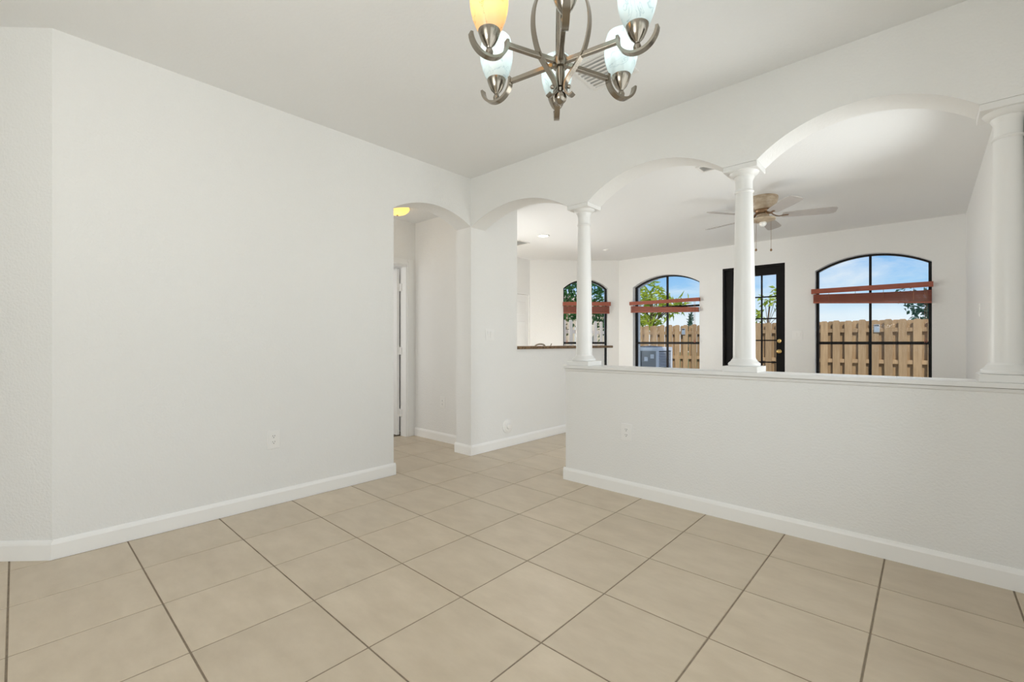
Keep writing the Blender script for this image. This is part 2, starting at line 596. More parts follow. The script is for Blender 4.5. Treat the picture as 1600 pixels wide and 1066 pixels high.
# wall between the back room and the kitchen: full height, then a pass-through over a knee wall
YPS, YPE = 3.764, 5.60
wk = nb()
box(wk, XL - TL, XL, YA + TA, YPS, 0, H2 + 0.2)
struct(obj('wall_kitchen', wk, WALL), 'white full-height kitchen wall beside the pass-through', 'wall')
kn = nb()
box(kn, XL - TL, XL, YPS, YPE, 0, 1.055)
struct(obj('wall_knee', kn, WALL), 'white knee wall under the granite bar top', 'wall')

# hall
wh = nb()
box(wh, XP - 0.15, XL - TL, YH, YH + 0.12, 0, H2 + 0.2)
struct(obj('wall_hall', wh, WALL), 'white side wall of the short hall', 'wall')
HD = (2.42, 3.175)   # hall door opening
we = wall_holes(0.6, YH, H3 + 0.2, [(HD[0], HD[1], 0, 2.055, 2.055)], lambda u, v, w: (w, u, v), XH - 0.12, XH)
struct(obj('wall_hall_end', we, WALL), 'white end wall of the hall with a doorway', 'wall')
hb = nb()
box(hb, XH, XL - TL, 0.6, 0.7, 0, H3 + 0.2)
struct(obj('wall_hall_near', hb, WALL), 'hidden near end of the hall', 'wall')
rb = nb()
box(rb, -6.6, XH - 0.12, 1.6, 1.7, 0, 2.6)
box(rb, -6.6, -6.5, 1.7, YH, 0, 2.6)
box(rb, -6.6, XH - 0.12, 1.6, YH, 2.6, 2.7)
box(rb, -6.6, XP - 0.15, YH, YH + 0.1, 0, 2.6)
struct(obj('wall_bedroom', rb, WALL), 'walls of the room behind the hall door', 'wall')
rf = nb()
box(rf, -6.6, -5.6, 1.6, YH, -0.2, 0)
struct(obj('floor_bedroom', rf, TILE), 'floor of the room behind the hall door', 'floor')

# ceilings
c1 = nb()
prism(c1, [(XL - TL - 0.1, YA + TA), (XL - TL - 0.1, 0.2), (xs - 0.15, -0.9), (xs - 0.15, REAR - 0.2), (XR + 0.2, REAR - 0.2), (XR + 0.2, YA + TA)], lambda u, v, w: (u, v, w), H1, H1 + 0.12)
struct(obj('ceiling', c1, CEIL), 'white ceiling of the front room', 'ceiling')
c2 = nb()
prism(c2, [(XP - 0.9, YA + TA), (XR + 0.2, YA + TA), (XR + 0.2, YF + 0.2), (BAY[0] - 0.15, YF + 0.25), (XP - 0.3, yb + 0.15), (XP - 0.9, yb + 0.15)], lambda u, v, w: (u, v, w), H2, H2 + 0.2)  # extended past the pantry wall as an added sun shade
struct(obj('ceiling_back', c2, CEIL), 'white ceiling of the back room and kitchen', 'ceiling')
c3 = nb()
box(c3, XH - 0.12, XL - TL + 0.02, 0.6, YH, H3, H3 + 0.2)
struct(obj('ceiling_hall', c3, CEIL), 'lower white ceiling of the hall', 'ceiling')

# ------------------------------------------------------------------ baseboards
BBH, BBT = 0.100, 0.015
def bprof():
    return [(0, 0), (BBT, 0), (BBT, BBH - 0.022), (BBT - 0.004, BBH - 0.010), (0.004, BBH), (0, BBH)]
def baseboard(name, a, b, nrm, label, ext=(0.0, 0.0)):
    a, b, nrm = Vector(a), Vector(b), Vector(nrm).normalized()
    d = (b - a).normalized()
    a = a - d * ext[0]
    b = b + d * ext[1]
    bm = nb()
    L = (b - a).length
    prism(bm, bprof(), lambda u, v, w: (a.x + nrm.x * u + d.x * w, a.y + nrm.y * u + d.y * w, v), 0, L)
    return struct(obj(name, bm, BASE), label, 'baseboard')
baseboard('baseboard_left', (XL, 0.13), (XL, 2.18), (1, 0), 'white baseboard along the long left wall', (0.006, BBT))
baseboard('baseboard_left_jamb', (XL, 2.18), (XL - TL, 2.18), (0, 1), 'white baseboard around the near side of the hall doorway')
baseboard('baseboard_slant', (XL, 0.13), (P0.x - D45 * Lw, P0.y - D45 * Lw), (D45, -D45), 'white baseboard along the slanted wall', (0.006, 0))
baseboard('baseboard_half', (XE, YA), (XR, YA), (0, -1), 'white baseboard along the half wall', (BBT, 0))
baseboard('baseboard_half_end', (XE, YA), (XE, YA + TA), (-1, 0), 'white baseboard at the free end of the half wall')
baseboard('baseboard_jamb', (XL - TL, YA), (XL, YA), (0, -1), 'white baseboard on the doorway jamb beside the hall', (BBT, BBT))
baseboard('baseboard_kitchen', (XL, YA), (XL, YPE), (1, 0), 'white baseboard along the kitchen wall with the round cover')
baseboard('baseboard_hall', (XL - TL, YH), (XH, YH), (0, -1), 'white baseboard along the hall side wall')
baseboard('baseboard_far', (BAY[0], YF), (DR[0] - 0.03, YF), (0, -1), 'white baseboard under the far window')
baseboard('baseboard_far_right', (DR[1] + 0.03, YF), (XR, YF), (0, -1), 'white baseboard beside the black door')
baseboard('baseboard_right', (XR, YF), (XR, 4.4), (-1, 0), 'white baseboard along the right wall')

# ------------------------------------------------------------------ columns
ZC = 0.942
def make_column(x, label):
    t = thing('column', label, 'column', (x, YA + TA / 2, ZC), group='round columns on the half wall')
    hw = 0.1025
    b = nb()
    box(b, -hw, hw, -hw, hw, 0.0, 0.036)
    obj('plinth', b, TRIM, t, bevel=0.003)
    b = nb()
    prof = [(0.088, 0.036), (0.093, 0.040), (0.095, 0.048), (0.092, 0.056), (0.086, 0.060), (0.084, 0.063), (0.079, 0.066), (0.074, 0.076), (0.069, 0.080), (0.0665, 0.090)]
    lathe(b, prof, 40)
    obj('base_moulding', b, TRIM, t, smooth=True)
    htot = ZS - ZC
    b = nb()
    zn = htot - 0.165
    prof = []
    for k in range(13):
        f = k / 12
        r = 0.0655 - 0.0155 * (f ** 1.6)
        prof.append((r, 0.088 + (zn - 0.088) * f))
    lathe(b, prof, 40)
    obj('shaft', b, TRIM, t, smooth=True)
    b = nb()
    lathe(b, [(0.050, zn), (0.055, zn + 0.004), (0.057, zn + 0.009), (0.055, zn + 0.014), (0.050, zn + 0.018)], 40)
    obj('astragal', b, TRIM, t, smooth=True)
    b = nb()
    z = zn + 0.017
    lathe(b, [(0.0495, z), (0.0500, z + 0.055), (0.0525, z + 0.066), (0.058, z + 0.078), (0.0595, z + 0.088), (0.068, z + 0.091), (0.076, z + 0.099), (0.084, z + 0.108), (0.088, z + 0.116)], 40)
    obj('capital', b, TRIM, t, smooth=True)
    b = nb()
    box(b, -AB, AB, -AB, AB, htot - 0.034, htot - 0.0005)
    obj('abacus', b, TRIM, t, bevel=0.004)
    return t
make_column(XC[0], 'white round column at the free end of the half wall')
make_column(XC[1], 'white round column in the middle of the half wall, before the black door')
make_column(XC[2], 'white round column beside the right wall, last along the half wall')

# ------------------------------------------------------------------ windows with blinds
def window(name, fn, u0, u1, label):
    """fn(u, v, w): u along the wall, w depth behind the wall face"""
    t = sroot(name, label, 'window')
    wa, wb_ = 0.095, 0.145
    fw = 0.030
    um = (u0 + u1) / 2
    # outer frame following the arch
    outer = arc_pts(u0, u1, ZWS, ZWT, 24)
    inner = arc_pts(u0 + fw, u1 - fw, ZWS - 0.004, ZWT - 0.020, 24)
    ring = [(u0, ZW)] + outer + [(u1, ZW), (u1 - fw, ZW + fw)] + inner[::-1] + [(u0 + fw, ZW + fw)]
    bm = nb()
    n = 27
    o_ = [(u0, ZW)] + outer + [(u1, ZW)]
    i_ = [(u0 + fw, ZW + fw)] + inner + [(u1 - fw, ZW + fw)]
    n = len(o_)
    A = [bm.verts.new(fn(u, v, wa)) for u, v in o_]
    B = [bm.verts.new(fn(u, v, wa)) for u, v in i_]
    C = [bm.verts.new(fn(u, v, wb_)) for u, v in o_]
    D = [bm.verts.new(fn(u, v, wb_)) for u, v in i_]
    for k in range(n):
        j = (k + 1) % n
        bm.faces.new([A[k], A[j], B[j], B[k]])
        bm.faces.new([D[k], D[j], C[j], C[k]])
        bm.faces.new([B[k], B[j], D[j], D[k]])
        bm.faces.new([C[k], C[j], A[j], A[k]])
    bmesh.ops.recalc_face_normals(bm, faces=bm.faces)
    obj('window_frame', bm, BLACKM, t)
    # bars
    bm = nb()
    prism(bm, [(um - 0.013, ZW + fw), (um + 0.013, ZW + fw), (um + 0.013, ZWT - 0.021), (um - 0.013, ZWT - 0.021)], fn, 0.105, 0.140)
    obj('mullion', bm, BLACKM, t)
    bm = nb()
    prism(bm, [(u0 + fw, 1.105), (u1 - fw, 1.105), (u1 - fw, 1.142), (u0 + fw, 1.142)], fn, 0.098, 0.144)
    obj('meeting_rail', bm, BLACKM, t)
    bm = nb()
    prism(bm, [(u0 + fw, 1.715), (u1 - fw, 1.715), (u1 - fw, 1.745), (u0 + fw, 1.745)], fn, 0.100, 0.144)
    obj('transom_bar', bm, BLACKM, t)
    # panes
    for ua, ub in ((u0 + fw - 0.004, um - 0.012), (um + 0.012, u1 - fw + 0.004)):
        for za, zb in ((ZW + fw - 0.004, 1.106), (1.141, 1.716)):
            bm = nb()
            prism(bm, [(ua, za), (ub, za), (ub, zb), (ua, zb)], fn, 0.120, 0.124)
            obj('pane', bm, GLASS, t)
        arc = [p for p in inner if ua - 1e-6 <= p[0] <= ub + 1e-6]
        import bisect
        def zat(u):
            for (ax, az), (bx, bz) in zip(inner, inner[1:]):
                if ax <= u <= bx:
                    return az + (bz - az) * (u - ax) / (bx - ax)
            return inner[0][1] if u < inner[0][0] else inner[-1][1]
        poly = [(ua, 1.744)] + [(ua, zat(ua))] + [p for p in arc if ua + 0.005 < p[0] < ub - 0.005] + [(ub, zat(ub)), (ub, 1.744)]
        bm = nb()
        prism(bm, poly, fn, 0.120, 0.124)
        obj('arched_pane', bm, GLASS, t)
    # marble sill
    bm = nb()
    prism(bm, [(u0 + 0.001, ZW), (u1 - 0.001, ZW), (u1 - 0.001, ZW + 0.018), (u0 + 0.001, ZW + 0.018)], fn, -0.02, 0.095)
    obj('window_sill', bm, TRIM, t)
    return t
def far(u, v, w):
    return (u, YF + w, v)
window('window_1', bayf, W1[0], W1[1], 'arched black-framed window in the angled bay wall')
window('window_2', far, W2[0], W2[1], 'arched black-framed window looking onto the condenser')
window('window_3', far, W3[0], W3[1], 'wide arched black-framed window facing the bare wooden fence')

def glazed_opening(name, fn, u0, u1, z0, z1, n, label):
    # black-framed glazing added over the invented openings of the fill lamps
    t = sroot(name, label, 'window')
    fw = 0.035
    bm = nb()
    for a, b, c_, d in ((u0, u0 + fw, z0, z1), (u1 - fw, u1, z0, z1), (u0 + fw, u1 - fw, z0, z0 + fw), (u0 + fw, u1 - fw, z1 - fw, z1)):
        prism(bm, [(a, c_), (b, c_), (b, d), (a, d)], fn, 0.01, 0.05)
    obj('window_frame', bm, BLACKM, t)
    for k in range(1, n):
        u = u0 + (u1 - u0) * k / n
        bm = nb()
        prism(bm, [(u - 0.02, z0 + fw), (u + 0.02, z0 + fw), (u + 0.02, z1 - fw), (u - 0.02, z1 - fw)], fn, 0.012, 0.048)
        obj('mullion', bm, BLACKM, t)
    for k in range(n):
        a, b = u0 + (u1 - u0) * k / n + 0.019, u0 + (u1 - u0) * (k + 1) / n - 0.019
        bm = nb()
        prism(bm, [(a, z0 + fw - 0.003), (b, z0 + fw - 0.003), (b, z1 - fw + 0.003), (a, z1 - fw + 0.003)], fn, 0.028, 0.032)
        obj('pane', bm, GLASS, t)
    return t
glazed_opening('added_window_4', lambda u, v, w: (XR + w, u, v), 3.36, 4.36, 0.05, 2.15, 2, 'added black-framed glazing over the lamp opening in the back room')
glazed_opening('added_window_5', lambda u, v, w: (XR + w, u, v), 0.15, 2.55, 0.50, 2.30, 3, 'added black-framed glazing over the lamp opening in the front right wall')
glazed_opening('added_window_6', lambda u, v, w: (u, REAR - w, v), -1.85, 0.15, 0.35, 2.30, 2, 'added black-framed glazing over the lamp opening in the rear wall')
glazed_opening('added_window_7', lambda u, v, w: (XP - w, u, v), 3.6, 5.2, 0.1, 1.72, 2, 'added black-framed glazing over the lamp opening in the kitchen wall')

def blind(fn, u0, u1, zv0, zv1, sl, sr, label):
    """valance between zv0 and zv1; the raised slats hang between sl=(z0, z1) at u0 and sr at u1"""
    t = thing('window_blind', label, 'blind', group='raised wooden window blinds')
    bm = nb()
    prism(bm, [(u0 - 0.035, zv0), (u1 + 0.012, zv0), (u1 + 0.012, zv1), (u0 - 0.035, zv1)], fn, -0.062, -0.052)
    prism(bm, [(u0 - 0.035, zv0), (u0 - 0.025, zv0), (u0 - 0.025, zv1), (u0 - 0.035, zv1)], fn, -0.052, 0.0)
    prism(bm, [(u1 + 0.002, zv0), (u1 + 0.012, zv0), (u1 + 0.012, zv1), (u1 + 0.002, zv1)], fn, -0.052, 0.0)
    obj('valance', bm, CHERRY, t)
    bm = nb()
    prism(bm, [(u0 - 0.02, zv0 + 0.008), (u1, zv0 + 0.008), (u1, zv1 - 0.01), (u0 - 0.02, zv1 - 0.01)], fn, -0.048, -0.004)
    obj('headrail', bm, CHERRY, t)
    n = 17
    bm = nb()
    for k in range(1, n):
        f = k / n
        a = sl[0] + (sl[1] - sl[0]) * f
        b = sr[0] + (sr[1] - sr[0]) * f
        jt = random.uniform(-0.004, 0.002)
        pts_ = []
        m_ = 8
        lo, hi = [], []
        for q in range(m_ + 1):
            g = q / m_
            z = a + (b - a) * g - 0.006 * math.sin(PI * g) * f
            u = u0 - 0.012 + (u1 - u0 + 0.010) * g
            lo.append((u, z))
            hi.append((u, z + 0.0042))
        prism(bm, lo + hi[::-1], fn, -0.056 + jt, -0.006 + jt)
    st = obj('slat_stack', bm, CHERRY, t)
    st['kind'] = 'stuff'
    bm = nb()
    prism(bm, [(u0 - 0.012, sl[0] - 0.008), (u1 - 0.002, sr[0] - 0.008), (u1 - 0.002, sr[0] + 0.010), (u0 - 0.012, sl[0] + 0.010)], fn, -0.057, -0.005)
    obj('bottom_rail', bm, CHERRY, t)
    for f in (0.14, 0.38, 0.62, 0.86):
        u = u0 + (u1 - u0) * f
        z = sl[0] + (sr[0] - sl[0]) * f
        bm = nb()
        prism(bm, [(u - 0.002, z - 0.01), (u + 0.002, z - 0.01), (u + 0.002, zv0 + 0.01), (u - 0.002, zv0 + 0.01)], fn, -0.0595, -0.058)
        obj('ladder_cord', bm, CORD, t)
    for du in (0.045, 0.062):
        u = u1 - du
        bm = nb()
        prism(bm, [(u - 0.0015, 1.17), (u + 0.0015, 1.17), (u + 0.0015, zv0 + 0.01), (u - 0.0015, zv0 + 0.01)], fn, -0.065, -0.0625)
        c = obj('pull_cord', bm, CORD, t)
        bm = nb()
        prism(bm, [(u - 0.004, 1.13), (u + 0.004, 1.13), (u + 0.003, 1.172), (u - 0.003, 1.172)], fn, -0.068, -0.060)
        obj('tassel', bm, CHERRY, c)
    return t
blind(bayf, W1[0], W1[1], 1.785, 1.852, (1.655, 1.780), (1.655, 1.780), 'raised cherry wood blind on the angled bay window')
blind(far, W2[0], W2[1], 1.782, 1.840, (1.660, 1.768), (1.622, 1.690), 'raised cherry wood blind on the window before the condenser, sagging beside the black door')
blind(far, W3[0], W3[1], 1.785, 1.848, (1.668, 1.778), (1.602, 1.752), 'raised cherry wood blind on the wide window, lower towards the right wall')

# ------------------------------------------------------------------ black patio door
d1 = sroot('door_1', 'black glazed patio door with brass knob and deadbolt', 'door')
bm = nb()
for a, b, z0, z1 in ((DR[0], DR[0] + 0.028, 0, 2.256), (DR[1] - 0.028, DR[1], 0, 2.256), (DR[0] + 0.028, DR[1] - 0.028, 2.226, 2.256)):
    box(bm, a, b, YF + 0.0, YF + 0.19, z0, z1)
obj('door_frame', bm, BLACKD, d1)
lx0, lx1 = DR[0] + 0.032, DR[1] - 0.032
gx0, gx1, gz0, gz1 = -2.150, -1.583, 0.215, 2.108
bm = nb()
box(bm, lx0, gx0, YF + 0.03, YF + 0.07, 0.01, 2.222)
box(bm, gx1, lx1, YF + 0.03, YF + 0.07, 0.01, 2.222)
box(bm, gx0, gx1, YF + 0.03, YF + 0.07, gz1, 2.222)
box(bm, gx0, gx1, YF + 0.03, YF + 0.07, 0.01, gz0)
leaf = obj('door_leaf', bm, BLACKD, d1)
cw = (gx1 - gx0) / 3
rh = (gz1 - gz0) / 6
for k in (1, 2):
    bm = nb()
    x = gx0 + cw * k
    box(bm, x - 0.009, x + 0.009, YF + 0.035, YF + 0.065, gz0, gz1)
    obj('muntin', bm, BLACKD, leaf)
for k in range(1, 6):
    bm = nb()
    z = gz0 + rh * k
    box(bm, gx0, gx1, YF + 0.037, YF + 0.063, z - 0.009, z + 0.009)
    obj('muntin', bm, BLACKD, leaf)
for i in range(3):
    for k in range(6):
        bm = nb()
        box(bm, gx0 + cw * i + 0.008, gx0 + cw * (i + 1) - 0.008, YF + 0.048, YF + 0.052, gz0 + rh * k + 0.008, gz0 + rh * (k + 1) - 0.008)
        obj('pane', bm, GLASS, leaf)
def knob_mesh(parts, m, name, x, z, par):
    bm = nb()
    lathe(bm, parts, 24)
    bmesh.ops.transform(bm, matrix=Matrix.Translation((x, YF + 0.03, z)) @ Matrix.Rotation(R(90), 4, 'X'), verts=bm.verts)
    return obj(name, bm, m, par, smooth=True)
knob_mesh([(0.030, 0), (0.032, 0.004), (0.028, 0.010), (0.012, 0.014), (0.010, 0.030), (0.020, 0.036), (0.027, 0.048), (0.026, 0.058), (0.016, 0.066), (0.002, 0.068)], BRASS, 'door_knob', -1.541, 1.005, leaf)
knob_mesh([(0.030, 0), (0.031, 0.006), (0.026, 0.012), (0.016, 0.013), (0.015, 0.022), (0.002, 0.023)], BRASS, 'deadbolt', -1.541, 1.152, leaf)
for z in (0.3, 1.12, 1.95):
    bm = nb()
    lathe(bm, [(0.008, z - 0.05), (0.008, z + 0.05)], 10, (lx0 - 0.004, YF + 0.024))
    obj('hinge', bm, BLACKM, leaf)

# ------------------------------------------------------------------ hall door, open
d2 = sroot('door_2', 'white hall door standing open, its hinges showing beside the casing', 'door')
bm = nb()
box(bm, XH - 0.12, XH, HD[1] - 0.018, HD[1], 0, 2.055)
box(bm, XH - 0.12, XH, HD[0], HD[0] + 0.018, 0, 2.055)
box(bm, XH - 0.12, XH, HD[0] + 0.018, HD[1] - 0.018, 2.037, 2.055)
obj('door_jamb', bm, DOORW, d2)
for a, b, z0, z1 in ((HD[1] - 0.008, HD[1] + 0.078, 0, 2.125), (HD[0] - 0.078, HD[0] + 0.008, 0, 2.125), (HD[0] + 0.008, HD[1] - 0.008, 2.047, 2.125)):
    bm = nb()
    box(bm, XH, XH + 0.012, a, b, z0, z1)
    if b - a < 0.2:
        box(bm, XH + 0.012, XH + 0.018, a + 0.012, b - 0.030, z0, z1 - 0.02)
    else:
        box(bm, XH + 0.012, XH + 0.018, a, b, z0 + 0.012, z1 - 0.030)
    obj('casing', bm, DOORW, d2, bevel=0.003)
# leaf swung into the room beyond, hinged on the far jamb
ly = HD[1] - 0.030
bm = nb()
lxa, lxb = XH - 0.125 - 0.72, XH - 0.125
box(bm, lxa, lxb, ly - 0.035, ly, 0.012, 2.022)
lf = obj('door_leaf', bm, DOORW, d2)
for xa, xb in ((lxa + 0.09, lxa + 0.33), (lxb - 0.33, lxb - 0.09)):
    for za, zb in ((0.22, 0.88), (1.0, 1.62), (1.72, 1.92)):
        bm = nb()
        box(bm, xa, xb, ly - 0.0395, ly - 0.035, za, zb)
        obj('raised_panel', bm, DOORW, lf, bevel=0.004)
for z in (0.28, 1.03, 1.80):
    bm = nb()
    box(bm, XH - 0.126, XH - 0.085, ly - 0.002, ly + 0.013, z - 0.045, z + 0.045)
    lathe(bm, [(0.007, z - 0.048), (0.007, z + 0.048)], 10, (XH - 0.122, ly - 0.004))
    obj('hinge', bm, PLATE, lf)

# ------------------------------------------------------------------ pantry door
d3 = sroot('door_3', 'white panelled pantry door in the kitchen', 'door')
bm = nb()
box(bm, XP - 0.055, XP - 0.018, PD[0] + 0.004, PD[1] - 0.004, 0.012, 1.970)
lf3 = obj('door_leaf', bm, DOORW, d3)
pm = (PD[0] + PD[1]) / 2
for ya, yb_ in ((PD[0] + 0.10, pm - 0.045), (pm + 0.045, PD[1] - 0.10)):
    for za, zb in ((0.20, 0.80), (0.95, 1.50), (1.62, 1.84)):
        bm = nb()
        box(bm, XP - 0.018, XP - 0.006, ya, yb_, za, zb)
        obj('raised_panel', bm, DOORW, lf3, bevel=0.008)
bm = nb()
lathe(bm, [(0.022, 0), (0.012, 0.006), (0.010, 0.02), (0.022, 0.03), (0.022, 0.042), (0.003, 0.048)], 20)
bmesh.ops.transform(bm, matrix=Matrix.Translation((XP - 0.018, PD[0] + 0.07, 0.98)) @ Matrix.Rotation(R(90), 4, 'Y'), verts=bm.verts)
obj('door_knob', bm, NICKEL, lf3, smooth=True)

# ------------------------------------------------------------------ breakfast bar and kitchen sink
bm = nb()
pts = [(-3.335, YPS + 0.001), (-3.335, 5.72), (-3.345, 5.82), (-3.385, 5.90), (-3.46, 5.935), (-3.60, 5.935), (-3.67, 5.90), (-3.70, 5.82), (-3.70, YPS + 0.001)]
prism(bm, pts, lambda u, v, w: (u, v, w), 1.055, 1.087)
tag(obj('bar_top', bm, GRANITE, bevel=0.006), 'brown granite bar top on the kitchen pass-through', 'countertop')
t = thing('base_cabinet', 'white kitchen base cabinet behind the knee wall', 'cabinet', (-3.90, 4.75, 0))
bm = nb()
box(bm, -0.30, 0.30, -0.85, 0.80, 0.0, 0.87)
obj('body', bm, DOORW, t)
for k in range(3):
    bm = nb()
    ya = -0.84 + k * 0.55
    box(bm, -0.318, -0.30, ya, ya + 0.53, 0.10, 0.85)
    dd = obj('door', bm, DOORW, t)
    bm = nb()
    box(bm, -0.345, -0.318, ya + 0.46, ya + 0.472, 0.55, 0.67)
    obj('handle', bm, NICKEL, dd)
bm = nb()
box(bm, -4.23, -3.585, 3.87, 5.56, 0.872, 0.905)
tag(obj('worktop', bm, GRANITE), 'brown granite sink worktop behind the pass-through', 'countertop')
t = thing('faucet', 'dark kitchen faucet just showing above the granite bar top', 'faucet', (-3.80, 4.84, 0.905))
bm = nb()
lathe(bm, [(0.03, 0), (0.03, 0.012), (0.018, 0.02), (0.016, 0.10)], 18)
obj('base', bm, NICKEL, t, smooth=True)
bm = nb()
sweep(bm, catmull([(0, 0, 0.09), (0, 0, 0.15), (-0.02, -0.02, 0.195), (-0.06, -0.06, 0.205), (-0.10, -0.10, 0.185), (-0.115, -0.115, 0.15)]), circ(0.011))
obj('spout', bm, NICKEL, t, smooth=True)
bm = nb()
sweep(bm, catmull([(0.015, 0.0, 0.08), (0.05, 0.02, 0.15), (0.06, 0.05, 0.212)]), circ(0.007))
obj('lever', bm, NICKEL, t, smooth=True)

# ------------------------------------------------------------------ wall plates
def wall_frame(loc, nrm):
    """an Empty turned so that local +Y leaves the wall"""
    n = Vector(nrm).normalized()
    return loc, math.atan2(-n.x, n.y)
def outlet(loc, nrm, label, w=0.086, h=0.130):
    l, rz = wall_frame(loc, nrm)
    t = thing('wall_outlet', label, 'outlet', l, rz, group='white wall outlets')
    bm = nb()
    box(bm, -w / 2, w / 2, 0, 0.006, -h / 2, h / 2)
    p = obj('cover_plate', bm, PLATE, t, bevel=0.003)
    for s in (-1, 1):
        bm = nb()
        prism(bm, [(0.017 * math.cos(a) , 0.0145 * math.sin(a)) for a in [2 * PI * k / 20 for k in range(20)]], lambda u, v, w_: (u, w_, v + s * 0.0205), 0.006, 0.0085)
        q = obj('socket', bm, PLATE, t)
        bm = nb()
        for dx, hh in ((-0.0065, 0.008), (0.0065, 0.0065)):
            box(bm, dx - 0.0016, dx + 0.0016, 0.0085, 0.0088, s * 0.0205 + 0.002 - hh / 2 + 0.002, s * 0.0205 + 0.004 + hh / 2)
        lathe(bm, [(0.003, -0.0002), (0.003, 0.0002)], 10)
        vv = [v for v in bm.verts][-20:]
        bmesh.ops.transform(bm, matrix=Matrix.Translation((0, 0.0086, s * 0.0205 - 0.0075)) @ Matrix.Rotation(R(90), 4, 'X'), verts=vv)
        obj('slots', bm, SLOT, q)
    return t
outlet((XL, 1.213, 0.455), (1, 0, 0), 'white duplex outlet low on the long left wall')
outlet((-1.647, YA, 0.460), (0, -1, 0), 'white duplex outlet low on the half wall')
outlet((-4.072, YH, 0.446), (0, -1, 0), 'white outlet low on the hall side wall')
def switch(loc, nrm, label, gang=2, h=0.130):
    l, rz = wall_frame(loc, nrm)
    w = 0.078 + 0.046 * (gang - 1)
    t = thing('light_switch', label, 'switch', l, rz, group='white light switches')
    bm = nb()
    box(bm, -w / 2, w / 2, 0, 0.006, -h / 2, h / 2)
    obj('cover_plate', bm, PLATE, t, bevel=0.003)
    for k in range(gang):
        x = (k - (gang - 1) / 2) * 0.046
        bm = nb()
        v = lambda u, vv, w_: (w_, u, vv)
        prism(bm, [(0.006, -0.033), (0.0085, -0.033), (0.0125, 0.033), (0.006, 0.033)], v, x - 0.0165, x + 0.0165)
        obj('rocker', bm, PLATE, t)
    return t
switch((XL, 3.335, 1.212), (1, 0, 0), 'white double rocker switch beside the kitchen pass-through', 2)
switch((-1.316, YF, 1.231), (0, -1, 0), 'white double switch between the black door and the wide window', 2)
switch((XR, 5.467, 1.402), (-1, 0, 0), 'white switch seen edge-on on the right wall', 1, 0.11)
t = thing('round_cover', 'round white cover plate low on the kitchen wall', 'wall plate', (XL, 3.604, 0.222), wall_frame((0, 0, 0), (1, 0, 0))[1])
bm = nb()
lathe(bm, [(0.076, 0), (0.076, 0.006), (0.070, 0.010), (0.056, 0.012), (0.054, 0.016), (0.040, 0.018)], 36)
bmesh.ops.transform(bm, matrix=Matrix.Rotation(R(-90), 4, 'X'), verts=bm.verts)
obj('cover', bm, PLATE, t, smooth=True)
bm = nb()
lathe(bm, [(0.030, 0.016), (0.030, 0.028), (0.022, 0.034), (0.004, 0.034)], 28)
bmesh.ops.transform(bm, matrix=Matrix.Rotation(R(-90), 4, 'X'), verts=bm.verts)
obj('cap', bm, PLATE, t, smooth=True)

# ------------------------------------------------------------------ ceiling fittings
def vent(cx, cy, z, lx, ly, n, label):
    t = thing('ceiling_vent', label, 'vent', (cx, cy, z))
    bm = nb()
    fw = 0.022
    for a, b, c_, d in ((-lx / 2, lx / 2, -ly / 2, -ly / 2 + fw), (-lx / 2, lx / 2, ly / 2 - fw, ly / 2), (-lx / 2, -lx / 2 + fw, -ly / 2 + fw, ly / 2 - fw), (lx / 2 - fw, lx / 2, -ly / 2 + fw, ly / 2 - fw)):
        box(bm, a, b, c_, d, -0.009, 0)
    obj('frame', bm, VENT, t, bevel=0.002)
    bm = nb()
    box(bm, -lx / 2 + fw, lx / 2 - fw, -ly / 2 + fw, ly / 2 - fw, -0.0015, -0.0003)
    obj('backing', bm, VENTD, t)
    m0 = None
    for k in range(n):
        y = -ly / 2 + fw + (ly - 2 * fw) * (k + 0.5) / n
        if m0 is None:
            bm = nb()
            pitch = (ly - 2 * fw) / n
            prism(bm, [(-pitch * 0.40, -0.0085), (pitch * 0.30, -0.0025), (pitch * 0.34, -0.0035), (-pitch * 0.36, -0.0095)], lambda u, v, w: (w, u, v), -lx / 2 + fw, lx / 2 - fw)
            o = m0 = obj('slat', bm, VENT, t)
        else:
            o = m0.copy()
            COL.objects.link(o)
        o.location = (0, y, 0)
    return t
vent(-1.43, 2.375, H1, 0.31, 0.31, 8, 'square white louvred vent on the ceiling by the chandelier')
vent(-1.35, 3.92, H2, 0.16, 0.16, 5, 'small white louvred vent on the back room ceiling before the fan')
vent(-4.46, 4.99, H2, 0.30, 0.26, 7, 'grey louvred vent on the kitchen ceiling by the can light')

t = thing('recessed_light', 'lit round recessed light in the kitchen ceiling', 'ceiling light', (-3.885, 4.893, H2))
bm = nb()
ring = [(0.085, -0.0005), (0.087, -0.006), (0.075, -0.010), (0.066, -0.006), (0.066, -0.0005)]
lathe(bm, ring, 32, cap=False)
obj('trim_ring', bm, PLATE, t, smooth=True)
bm = nb()
lathe(bm, [(0.066, -0.0045), (0.066, -0.0008)], 32)
obj('lens', bm, CAN_GLOW, t)
l_ = light('can_lamp', 'AREA', (-3.885, 4.893, H2 - 0.012), 4, (1.0, 0.95, 0.86), 0.12, 0.12, aim=(0, 0, -1))
l_.data.shape = 'DISK'

t = thing('smoke_detector', 'flat white disc detector on the ceiling before the bay window', 'detector', (-3.74, 6.31, H2))
bm = nb()
lathe(bm, [(0.050, 0), (0.050, -0.006), (0.044, -0.013), (0.020, -0.015), (0.002, -0.015)], 28)
obj('housing', bm, PLATE, t, smooth=True)
bm = nb()
lathe(bm, [(0.010, -0.0145), (0.010, -0.018), (0.002, -0.018)], 14)
obj('test_button', bm, VENT, t)

